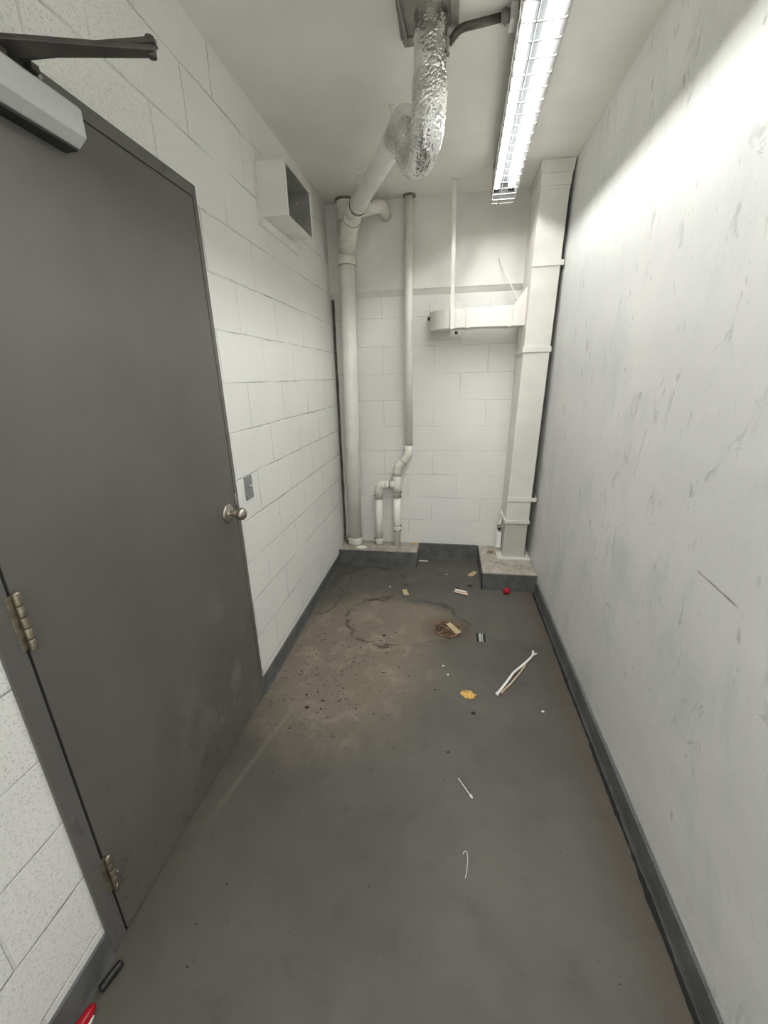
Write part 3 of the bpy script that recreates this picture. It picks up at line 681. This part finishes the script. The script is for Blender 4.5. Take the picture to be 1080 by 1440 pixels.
collar('leg_coupling', Vector((0.337, YP, HK + 0.012)), Vector((0.337, YP, HK + 0.070)), 0.0335, wp, lines=False)
for (x, z) in ((0.537, 0.635), (0.537, 0.602), (0.535, 0.330), (0.535, 0.292), (0.298, 0.205), (0.298, 0.165), (0.305, 0.60)):
    obj('clamp_screw', MB().cyl((x - 0.004, YP - 0.008, z), (x + 0.004, YP - 0.008, z), 0.0055, 12), M['dark_metal'], wp)

# ------------------------------------------------------------------ vertical air duct
DB = [(1.372, 3.108), (1.549, 3.108), (1.549, 3.360), (1.372, 3.360)]
DT = [(1.416, 2.985), (1.580, 2.985), (1.580, 3.334), (1.416, 3.334)]
def dq(z, g=0.0):
    t = (z - HK) / (H - HK); out = []
    for i, (a, b) in enumerate(zip(DB, DT)):
        x = a[0] * (1 - t) + b[0] * t; y = a[1] * (1 - t) + b[1] * t
        gx = -g if i in (0, 3) else g; gy = -g if i in (0, 1) else 0.0
        out.append((x + gx, y + gy, z))
    return out
duct = thing('air_duct', (1.46, 3.2, HK), 'tall white rectangular air duct standing on the right kerb', 'duct')
obj('casing', MB().hexa(dq(0.455), dq(H - 0.001)), M['duct'], duct, bevel=0.002)
obj('lower_section', MB().hexa(dq(HK + 0.016, -0.004), dq(0.460, -0.004)), M['duct_lower'], duct, bevel=0.002)['label'] = 'darker grey lower section'  # lower part in a darker grey than the casing
obj('cleat', MB().hexa(dq(0.455, 0.006), dq(0.482, 0.006)), M['duct'], duct, bevel=0.002)
obj('cleat', MB().hexa(dq(1.700, 0.008), dq(1.735, 0.008)), M['duct'], duct, bevel=0.002)
obj('cleat', MB().hexa(dq(2.595, 0.003), dq(2.604, 0.003)), M['duct'], duct, bevel=0.001)
obj('top_collar', MB().hexa(dq(2.612, 0.004), dq(2.672, 0.006)).hexa(dq(2.672, 0.009), dq(H - 0.0008, 0.014)), M['duct'], duct, bevel=0.002)
obj('base_plate', MB().box(1.335, 1.592, 3.085, 3.36, HK + 0.0005, HK + 0.017), M['duct'], duct, bevel=0.002)
for zs in (0.90, 1.16, 1.42, 1.98, 2.42): # pressed seams
    obj('seam', MB().hexa(dq(zs, 0.0012), dq(zs + 0.003, 0.0012)), M['duct'], duct)
for z, x1 in ((2.200, 1.594), (0.640, 1.594)):
    q = dq(z, 0.004)
    br = obj('wall_bracket', MB().box(q[0][0], x1, q[0][1] - 0.004, q[0][1] + 0.001, z, z + 0.032).box(x1 - 0.004, x1, q[0][1] - 0.004, q[0][1] + 0.08, z, z + 0.032), M['duct'], duct, bevel=0.001)
    obj('screw', MB().cyl((q[1][0] - 0.02, q[0][1] - 0.008, z + 0.016), (q[1][0] - 0.02, q[0][1] - 0.003, z + 0.016), 0.004, 12), M['fitting'], br)

# branch duct to the back wall
bd = thing('branch_duct', (1.1, 3.19, 1.88), 'short white rectangular branch duct running left from the tall air duct', 'duct')
Y0, Y1, Z0, Z1 = 3.105, 3.255, 1.876, 1.998
path = []; cxa, cya = 0.945, 3.290
def section(pcen, nrm):     # pcen on the front/outer line, nrm toward the inside
    a = Vector((pcen[0], pcen[1], 0)); b = a + Vector(nrm) * (Y1 - Y0)
    return [(a.x, a.y, Z0), (b.x, b.y, Z0), (b.x, b.y, Z1), (a.x, a.y, Z1)]
secs = []
R_o = cya - Y0
for k in range(13):
    a = PI / 2 * k / 12
    secs.append(section((cxa - math.sin(a) * R_o, cya - math.cos(a) * R_o), (math.sin(a), math.cos(a), 0)))
secs.append(section((cxa - R_o, YB - 0.006), (1, 0, 0)))
m = MB()
vs = [p for sct in secs for p in sct]; n = len(secs)
m.add(vs, [(i * 4 + k, i * 4 + (k + 1) % 4, (i + 1) * 4 + (k + 1) % 4, (i + 1) * 4 + k) for i in range(n - 1) for k in range(4)] + [(0, 1, 2, 3), ((n - 1) * 4, (n - 1) * 4 + 3, (n - 1) * 4 + 2, (n - 1) * 4 + 1)])
obj('elbow', m, M['duct'], bd)
obj('straight_run', MB().box(cxa, 1.3195, Y0, Y1, Z0, Z1), M['duct'], bd, bevel=0.0015)
DXL = 1.398
obj('boot', MB().hexa([(1.320, Y0, Z0), (DXL + 0.006, Y0, Z0), (DXL + 0.006, Y1, Z0), (1.320, Y1, Z0)], [(1.320, Y0, Z1), (DXL + 0.006, Y0, Z1 + 0.115), (DXL + 0.006, Y1, Z1 + 0.115), (1.320, Y1, Z1)]), M['duct'], bd, bevel=0.0015)
for x0, x1 in ((1.010, 1.038), (1.292, 1.318)):
    obj('cleat', MB().box(x0, x1, Y0 - 0.005, Y1 + 0.003, Z0 - 0.004, Z1 + 0.004), M['duct'], bd, bevel=0.0015)
obj('wall_flange', MB().box(0.752, 0.772, YB - 0.010, YB, 1.83, 2.085).box(0.910, 0.985, YB - 0.010, YB, 1.83, 2.085).box(0.772, 0.910, YB - 0.010, YB, 1.998, 2.085).box(0.772, 0.910, YB - 0.010, YB, 1.83, 1.876), M['upper_wall'], bd, bevel=0.002)
obj('flange_lip', MB().box(0.752, 0.985, YB - 0.045, YB - 0.0095, 1.826, 1.842), M['upper_wall'], bd, bevel=0.002)
for (x, y, z) in ((0.748, YB - 0.03, 1.968), (0.952, 3.30, 1.862)): obj('bolt', MB().cyl((x, y, z - 0.010), (x, y, z + 0.010), 0.011, 12), M['dark_metal'], bd)

hs_ = thing('hanger_strap', (0.915, 3.098, 1.87), 'narrow white metal strap hanging from the ceiling and hooked under the branch duct', 'strap')
obj('strap', MB().hexa([(0.905, 3.0985, 1.870), (0.932, 3.0985, 1.870), (0.932, 3.1012, 1.870), (0.905, 3.1012, 1.870)], [(0.897, 3.1175, H - 0.001), (0.921, 3.1175, H - 0.001), (0.921, 3.1205, H - 0.001), (0.897, 3.1205, H - 0.001)]), M['pipe'], hs_)
obj('hook', MB().box(0.905, 0.932, 3.0985, 3.16, 1.8695, 1.8725), M['pipe'], hs_)
obj('ceiling_tab', MB().box(0.889, 0.929, 3.10, 3.15, H - 0.004, H - 0.0004), M['pipe'], hs_)
rod = tag(obj('tie_rod', MB().tube([(1.232, 3.335, 2.335), (1.236, 3.320, 2.316), (1.345, 3.13, 2.042)], 0.0032, 10).sphere((1.345, 3.13, 2.042), 0.0085, 12, 8), M['pipe']), 'thin white wire rod slanting from the back wall to the branch duct', 'rod')

ob = thing('outlet_box', (1.352, 3.24, 0.19), 'small white electrical box clipped to left side of the duct base', 'box')
obj('cover', MB().box(1.332, 1.3705, 3.185, 3.262, 0.208, 0.335), M['white_metal'], ob, bevel=0.004, seg=3)
obj('cable', MB().tube(fillet([(1.352, 3.225, 0.335), (1.350, 3.228, 0.395), (1.372, 3.26, 0.430), (1.366, 3.29, 0.50)], 0.02), 0.006, 10), M['fitting'], ob)
obj('clamp', MB().box(1.340, 1.368, 3.208, 3.238, 0.352, 0.372).cyl((1.336, 3.22, 0.385), (1.350, 3.20, 0.400), 0.005, 10), M['dark_metal'], ob)

# ------------------------------------------------------------------ fluorescent light
LY0, LY1 = -0.55, 2.975  # unseen near end added over the viewer to light the near walls
LIPZ = 2.553
def lx(y): return 1.155 + 0.030 * (y - 1.60)
lamp = thing('ceiling_light', (lx(1.8), 1.8, H), 'long twin tube fluorescent ceiling light behind a white wire guard', 'ceiling light')
def lbox(m, y0, y1, dx0, dx1, z0, z1):
    return m.hexa([(lx(y0) + dx0, y0, z0), (lx(y0) + dx1, y0, z0), (lx(y1) + dx1, y1, z0), (lx(y1) + dx0, y1, z0)], [(lx(y0) + dx0, y0, z1), (lx(y0) + dx1, y0, z1), (lx(y1) + dx1, y1, z1), (lx(y1) + dx0, y1, z1)])
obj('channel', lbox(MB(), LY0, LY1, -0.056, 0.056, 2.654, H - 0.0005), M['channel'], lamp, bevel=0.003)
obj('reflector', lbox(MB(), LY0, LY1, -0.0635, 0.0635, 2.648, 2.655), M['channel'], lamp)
for a in (-0.0635, 0.0620): obj('added_side_skirt', lbox(MB(), LY0, LY1 - 0.001, a, a + 0.0015, LIPZ, 2.6475), M['skirt'], lamp)  # added skirts, soften the tubes' cutoff on walls and ceiling
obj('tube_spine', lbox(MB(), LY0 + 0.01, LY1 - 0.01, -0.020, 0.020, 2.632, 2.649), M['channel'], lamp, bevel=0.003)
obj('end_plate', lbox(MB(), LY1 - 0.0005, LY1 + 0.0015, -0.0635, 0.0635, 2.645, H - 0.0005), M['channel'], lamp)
obj('added_end_skirt', lbox(MB(), LY1 - 0.0005, LY1 + 0.0010, -0.0615, 0.0615, LIPZ, 2.6445), M['skirt'], lamp)  # added too, dims the tubes toward the back wall
for s in (-1, 1):
    dx = s * 0.0425
    tb = obj('fluorescent_tube', MB().cyl((lx(LY0 + 0.05) + dx, LY0 + 0.05, 2.617), (lx(LY1 - 0.035) + dx, LY1 - 0.035, 2.617), 0.0180, 24), M['tube'], lamp)
    for ya, yb in ((LY0 + 0.028, LY0 + 0.05), (LY1 - 0.035, LY1 - 0.020)):
        obj('end_cap', MB().cyl((lx(ya) + dx, ya, 2.617), (lx(yb) + dx, yb, 2.617), 0.0182, 24), M['chrome'], tb)
    for ya in (LY0 + 0.012, LY1 - 0.020):
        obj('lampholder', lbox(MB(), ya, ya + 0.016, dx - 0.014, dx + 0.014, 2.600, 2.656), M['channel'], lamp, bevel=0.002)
g = MB(); GZ = 2.546; GW = 0.068; rw = 0.0022
ys = []; y = LY0 - 0.02
while y < LY1 + 0.03: ys.append(y); y += 0.0762
for y in ys:
    g.tube(fillet([(lx(y) - GW + 0.004, y, 2.662), (lx(y) - GW, y, GZ), (lx(y) + GW, y, GZ), (lx(y) + GW - 0.004, y, 2.662)], 0.012, 4), rw, 6)
ya, yb = LY0 - 0.02, LY1 + 0.034
for dx, z in ((-GW, GZ + 0.010), (GW, GZ + 0.010), (-GW + 0.003, 2.627), (GW - 0.003, 2.627), (-0.022, GZ - 0.002), (-GW + 0.004, 2.662), (GW - 0.004, 2.662)):
    g.tube([(lx(ya) + dx, ya, z), (lx(yb) + dx, yb, z)], rw, 6)
for y in (yb, yb - 0.022):
    g.tube(fillet([(lx(y) - GW + 0.004, y, 2.627 if y == yb else 2.69), (lx(y) - GW, y, GZ - 0.002), (lx(y) + GW, y, GZ - 0.002), (lx(y) + GW - 0.004, y, 2.627 if y == yb else 2.69)], 0.012, 4), rw, 6)
g.tube([(lx(yb) - GW + 0.003, yb, 2.627), (lx(yb) + GW - 0.003, yb, 2.627)], rw, 6)
obj('wire_guard', g, M['guard'], lamp)

cd = thing('conduit', (0.98, 1.88, H - 0.02), 'dark conduit on the ceiling between the foil pipe and the light', 'conduit')
obj('pipe', MB().tube(fillet([(0.875, 1.905, H - 0.055), (0.91, 1.895, H - 0.024), (1.055, 1.884, H - 0.018)], 0.03), 0.0125, 16), M['dark_metal'], cd)
obj('connector', MB().cyl((1.050, 1.884, H - 0.018), (1.078, 1.882, H - 0.018), 0.017, 18), M['dirty_metal'], cd)
obj('locknut', MB().cyl((1.060, 1.884, H - 0.018), (1.068, 1.8835, H - 0.018), 0.0225, 8), M['dirty_metal'], cd)
obj('knockout_box', MB().box(1.078, 1.103, 1.855, 1.915, H - 0.045, H - 0.0005), M['white_metal'], cd, bevel=0.002)

# ------------------------------------------------------------------ floor drain and litter
fd = thing('floor_drain', (0.947, 2.288, 0), 'round rusty iron floor drain grate in the floor', 'floor drain')
c = (0.947, 2.288)
obj('sump', MB().tube([(c[0], c[1], 0.0002), (c[0], c[1], 0.0012)], 0.084, 48), M['void'], fd)
obj('rim', MB().ring(c, 0.076, 0.092, 0.0002, 0.006), M['rust'], fd, bevel=0.0015)
gm = MB()
for r in (0.022, 0.036, 0.050, 0.064): gm.ring(c, r, r + 0.0062, 0.001, 0.0052, 40)
gm.tube([(c[0], c[1], 0.001), (c[0], c[1], 0.0054)], 0.013, 20)
for k in range(4):
    a = PI / 4 + k * PI / 2; d = Vector((math.cos(a), math.sin(a), 0)); p = d.cross(Vector((0, 0, 1))) * 0.006
    A = Vector((c[0], c[1], 0)) + d * 0.010; B = Vector((c[0], c[1], 0)) + d * 0.078
    gm.hexa([tuple(A - p + Vector((0, 0, .001))), tuple(A + p + Vector((0, 0, .001))), tuple(B + p + Vector((0, 0, .001))), tuple(B - p + Vector((0, 0, .001)))],
            [tuple(A - p + Vector((0, 0, .0050))), tuple(A + p + Vector((0, 0, .0050))), tuple(B + p + Vector((0, 0, .0050))), tuple(B - p + Vector((0, 0, .0050)))])
obj('grate', gm, M['rust'], fd)

def slab(corners, z, th, curl=0.0):
    """a thin piece with four floor corners, gently curled, subdivided"""
    n = 8; m = MB(); c4 = [Vector((x, y, 0)) for x, y in corners]; top = []; bot = []
    for j in range(n + 1):
        for i in range(n + 1):
            u, v = i / n, j / n
            p = c4[0] * (1 - u) * (1 - v) + c4[1] * u * (1 - v) + c4[2] * u * v + c4[3] * (1 - u) * v
            h = curl * ((2 * u - 1) ** 2) + 0.0006 * noise.noise(p * 70)
            top.append((p.x, p.y, z + th + max(0, h))); bot.append((p.x, p.y, z + max(0, h)))
    N = (n + 1) ** 2; vs = top + bot; fs = []
    for j in range(n):
        for i in range(n):
            a = j * (n + 1) + i; q = (a, a + 1, a + n + 2, a + n + 1)
            fs += [q, tuple(N + k for k in reversed(q))]
    edge = [i for i in range(n)] + [i * (n + 1) + n for i in range(n)] + [n * (n + 1) + i for i in range(n, 0, -1)] + [i * (n + 1) for i in range(n, 0, -1)]
    for a, b in zip(edge, edge[1:] + edge[:1]): fs.append((a, b, N + b, N + a))
    return m.add(vs, fs)
def rot(cx, cy, L, Wd, ang):
    ca, sa = math.cos(ang), math.sin(ang)
    return [(cx + a * L / 2 * ca - b * Wd / 2 * sa, cy + a * L / 2 * sa + b * Wd / 2 * ca) for a, b in ((-1, -1), (1, -1), (1, 1), (-1, 1))]
tag(obj('cardboard_strip', slab([(0.935, 2.335), (0.965, 2.355), (1.035, 2.255), (1.000, 2.232)], 0.0062, 0.0025, 0.001), M['tan']), 'tan cardboard strip lying across the floor drain grate', 'cardboard')
tag(obj('cardboard_strip', slab([(1.102, 3.055), (1.150, 3.040), (1.200 - 0.006, 3.125), (1.160, 3.14)], 0.0004, 0.003, 0.003), M['tan']), 'tan cardboard strip on the floor against side of the right kerb', 'cardboard')
tag(obj('cardboard_scrap', slab([(0.598, 2.762), (0.632, 2.772), (0.660, 2.690), (0.622, 2.682)], 0.0004, 0.003, 0.003), M['tan']), 'small tan cardboard scrap lying alone in front of the left kerb', 'cardboard')
wr = thing('torn_wrapper', (1.045, 2.765, 0), 'torn beige wrapper with a white folded edge, behind the floor drain', 'wrapper')
obj('paper', slab([(0.985, 2.765), (1.000, 2.790), (1.095, 2.755), (1.098, 2.720)], 0.0004, 0.0025, 0.006), M['pinkish'], wr)
obj('folded_edge', slab([(1.000, 2.792), (1.004, 2.806), (1.092, 2.775), (1.090, 2.762)], 0.0035, 0.005, 0.004), M['paper'], wr)
tag(obj('paper_strip', slab([(0.690, 3.285), (0.690, 3.300), (0.770, 3.300), (0.770, 3.283)], 0.0004, 0.003, 0.002), M['paper']), 'small white strip on the floor at the inner end of left kerb', 'paper')
lb = MB(); lc = rot(0, 0, 0.055, 0.085, 0)
cdm = slab(lc, 0, 0.002, 0.0004)
lab = obj('printed_card', cdm, M['label']); lab.location = (1.155, 2.222, 0.0006); lab.rotation_euler = (0, 0, -0.02)
tag(lab, 'small black and silver printed card on the floor right of the drain', 'card')

ps = thing('plastic_strip', (1.33, 1.93, 0), 'long bent white plastic strip lying on the floor near right wall', 'plastic strip')
P1, P2 = Vector((1.205, 1.745, 0.006)), Vector((1.452, 2.095, 0.006))
def along(t, off, z): d = (P2 - P1); nrm = Vector((d.y, -d.x, 0)).normalized(); p = P1 + d * t + nrm * off; return (p.x, p.y, z)
obj('strip', MB().tube(resample(fillet([along(0, 0, .008), along(.25, -.004, .012), along(.45, -.012, .012), along(.55, -.008, .010), along(.80, 0, .008), along(.95, 0.0, .008), along(1.03, -0.014, .010)], 0.03), 0.01), 0.0068, 10), M['paper'], ps)
obj('split_half', MB().tube(resample(fillet([along(.04, .010, .005), along(.25, .014, .005), along(.5, .012, .005), along(.72, .004, .005)], 0.03), 0.01), 0.0048, 8), M['pinkish'], ps)
obj('tip', MB().tube([along(.96, -.002, .008), along(1.02, .010, .008)], 0.006, 10), M['paper'], ps)
obj('tip', MB().sphere(along(-.01, 0, .009), 0.010, 12, 8), M['paper'], ps)

def flake():
    m = MB(); n = 40; c0 = (1.053, 1.722); random.seed(3); rim = []
    for k in range(n):
        a = 2 * PI * k / n; r = 0.030 + 0.012 * noise.noise(Vector((math.cos(a) * 1.7, math.sin(a) * 1.7, 4.2))) + 0.004 * noise.noise(Vector((k * 0.9, 0, 0)))
        rim.append((c0[0] + r * 1.25 * math.cos(a), c0[1] + r * math.sin(a)))
    top = [(c0[0], c0[1], 0.010)]; 
    for f, z in ((0.5, 0.010), (1.0, 0.006)):
        top += [(c0[0] + (x - c0[0]) * f, c0[1] + (y - c0[1]) * f, z + 0.005 * noise.noise(Vector((x * 60, y * 60, f)))) for x, y in rim]
    top += [(x, y, 0.0005) for x, y in rim]
    fs = [(0, 1 + k, 1 + (k + 1) % n) for k in range(n)] + [(1 + i * n + k, 1 + (i + 1) * n + k, 1 + (i + 1) * n + (k + 1) % n, 1 + i * n + (k + 1) % n) for i in range(2) for k in range(n)] + [tuple(1 + 2 * n + k for k in range(n))]
    return m.add(top, fs)
tag(obj('dry_leaf', flake(), M['amber']), 'crinkled amber brown leaf flake on the floor left of the plastic strip', 'leaf')

cs = thing('cotton_swab', (1.024, 1.21, 0), 'white cotton swab on the open floor in the foreground', 'cotton swab')
obj('stick', MB().tube([(1.000, 1.246, 0.004), (1.022, 1.212, 0.004), (1.043, 1.182, 0.005)], 0.0018, 10), M['paper'], cs)
obj('cotton_tip', MB().tube([(1.037, 1.190, 0.005), (1.040, 1.186, 0.005), (1.045, 1.179, 0.005), (1.049, 1.173, 0.005)], [0.002, 0.0045, 0.0048, 0.0022], 12), M['paper'], cs)
obj('cotton_tip', MB().tube([(0.996, 1.251, 0.004), (0.999, 1.247, 0.004), (1.003, 1.241, 0.004)], [0.0018, 0.0027, 0.0018], 10), M['paper'], cs)
tag(obj('thread', MB().tube(fillet([(1.006, 0.975, 0.0012), (1.012, 0.985, 0.0014), (1.020, 0.985, 0.0014), (1.022, 0.960, 0.0014), (1.016, 0.918, 0.0012), (1.011, 0.905, 0.0012)], 0.01), 0.0009, 6), M['paper']), 'thin curled white thread on the floor, nearest the viewer', 'thread')
bl = thing('red_ball', (1.383, 2.796, 0), 'small glossy red ball in front of the right kerb', 'ball')
obj('shell', MB().sphere((1.383, 2.796, 0.0255), 0.0255, 32, 20), M['red'], bl)
obj('stem_dimple', MB().cyl((1.386, 2.800, 0.0490), (1.388, 2.803, 0.0535), 0.0035, 10), M['grit'], bl)

cap = thing('marker_cap', (0.034, 0.535, 0), 'black cylindrical cap lying at the foot of door frame', 'cap')
A, B = Vector((0.030, 0.500, 0.0115)), Vector((0.046, 0.558, 0.0115))
obj('barrel', MB().tube([A, lerp(A, B, .04), lerp(A, B, .5), lerp(A, B, .93), B], [0.0080, 0.0108, 0.0112, 0.0106, 0.0080], 20), M['black'], cap)
obj('clip', MB().tube([lerp(A, B, .1) + Vector((-.002, 0, .0092)), lerp(A, B, .75) + Vector((-.002, 0, .0095))], 0.0018, 8), M['black'], cap)
rl = thing('lighter', (0.042, 0.43, 0), 'glossy red piece with white end, at the bottom left corner of the floor', 'lighter')
A, B = Vector((0.033, 0.385, 0.016)), Vector((0.036, 0.476, 0.011))
obj('body', MB().tube([A, lerp(A, B, .05), lerp(A, B, .55), lerp(A, B, .8), lerp(A, B, .95), B], [0.013, 0.0155, 0.0155, 0.0135, 0.009, 0.003], 20), M['red'], rl)
obj('white_rim', MB().tube([A + Vector((.016, .0, -.008)), lerp(A, B, .5) + Vector((.016, 0, -.006)), lerp(A, B, .80) + Vector((.013, 0, -.004))], [0.0075, 0.0075, 0.003], 12), M['paper'], rl)

tag(obj('dry_leaf', slab([(1.262, 3.19), (1.302, 3.20), (1.322, 3.25), (1.285, 3.235)], HK + 0.0004, 0.002, 0.016), M['leaf']), 'curled dry brown leaf on top of right kerb beside the duct', 'leaf')
tag(obj('wood_chip', slab([(0.628, 3.325), (0.672, 3.328), (0.674, 3.350), (0.632, 3.352)], HK + 0.0004, 0.004, 0.001), M['amber']), 'small amber wood chip at the back corner of left kerb', 'wood chip')
def blob(cx, cy, z, r, sx, sd, hh=0.5):
    m = MB().sphere((cx, cy, z), r, 14, 8, (sx, 1, hh))
    m.v = [tuple(Vector(v) + Vector((1, 1, 0.4)) * (noise.noise(Vector(v) * (1.0 / r) + Vector((sd, 0, 0))) * r * 0.25)) for v in m.v]
    m.v = [(x, y, max(z, q)) for x, y, q in m.v]
    return m
tag(obj('putty_smear', blob(0.190, 3.215, HK + 0.0003, 0.034, 1.5, 1.1, 0.25), M['putty']), 'white putty smear on left kerb at the foot of drain stack', 'putty')

bits = [(553 / 1, 0)]
for i, (x, y, r) in enumerate(((0.935, 3.06, 0.006), (0.50, 2.80, 0.006), (0.925, 1.93, 0.006), (0.952, 1.86, 0.005), (1.41, 1.66, 0.006))):
    lbl = ['white crumb on the floor between the two kerbs', 'white crumb on the floor left of the lone tan scrap', 'farther of two white crumbs between drain and amber flake', 'nearer of two white crumbs between drain and amber flake', 'white crumb on the floor close to the right skirting'][i]
    tag(obj('paper_crumb', blob(x, y, 0.0003, r, 1.2, i * 3.3, 0.7), M['paper']), lbl, 'crumb', 'white crumbs on the floor')
for i, (x, y, r, sx) in enumerate(((1.022, 2.845, 0.009, 1.0), (1.120, 2.885, 0.015, 1.4), (1.075, 1.605, 0.009, 1.3), (0.955, 1.372, 0.006, 1.2), (0.255, 1.535, 0.009, 1.4), (0.55, 2.17, 0.009, 1.5))):
    lbl = ['small round black crumb behind the torn wrapper', 'flat black crumb in front of the tan strip by the kerb', 'black crumb just in front of the amber flake', 'tiny black crumb in the middle of the open floor', 'dark crumb by the silt edge near the door frame', 'dark crumb on the silt left of the drain'][i]
    tag(obj('dirt_crumb', blob(x, y, 0.0003, r, sx, i * 5.1, 0.45), M['grit']), lbl, 'crumb', 'dark crumbs on the floor')
def grit():
    m = MB(); random.seed(11)
    for i in range(420):
        while True:
            x = random.gauss(0.34, 0.20); y = random.gauss(1.82, 0.24)
            if x > 0.035 and y < 2.6 and x < 1.2: break
        r = random.choice((0.0015, 0.002, 0.002, 0.003, 0.004)) * random.uniform(0.7, 1.2)
        m.sphere((x, y, 0.0002), r, 6, 4, (random.uniform(0.8, 1.8), 1, 0.6))
    for i in range(60):
        x = random.uniform(0.2, 1.5); y = random.uniform(0.5, 3.0)
        m.sphere((x, y, 0.0002), random.uniform(0.001, 0.003), 6, 4, (random.uniform(0.8, 1.6), 1, 0.6))
    return m
gt = tag(obj('grit', grit(), M['grit']), 'scattered dark grit over the brown silt on the floor', 'grit'); gt['kind'] = 'stuff'
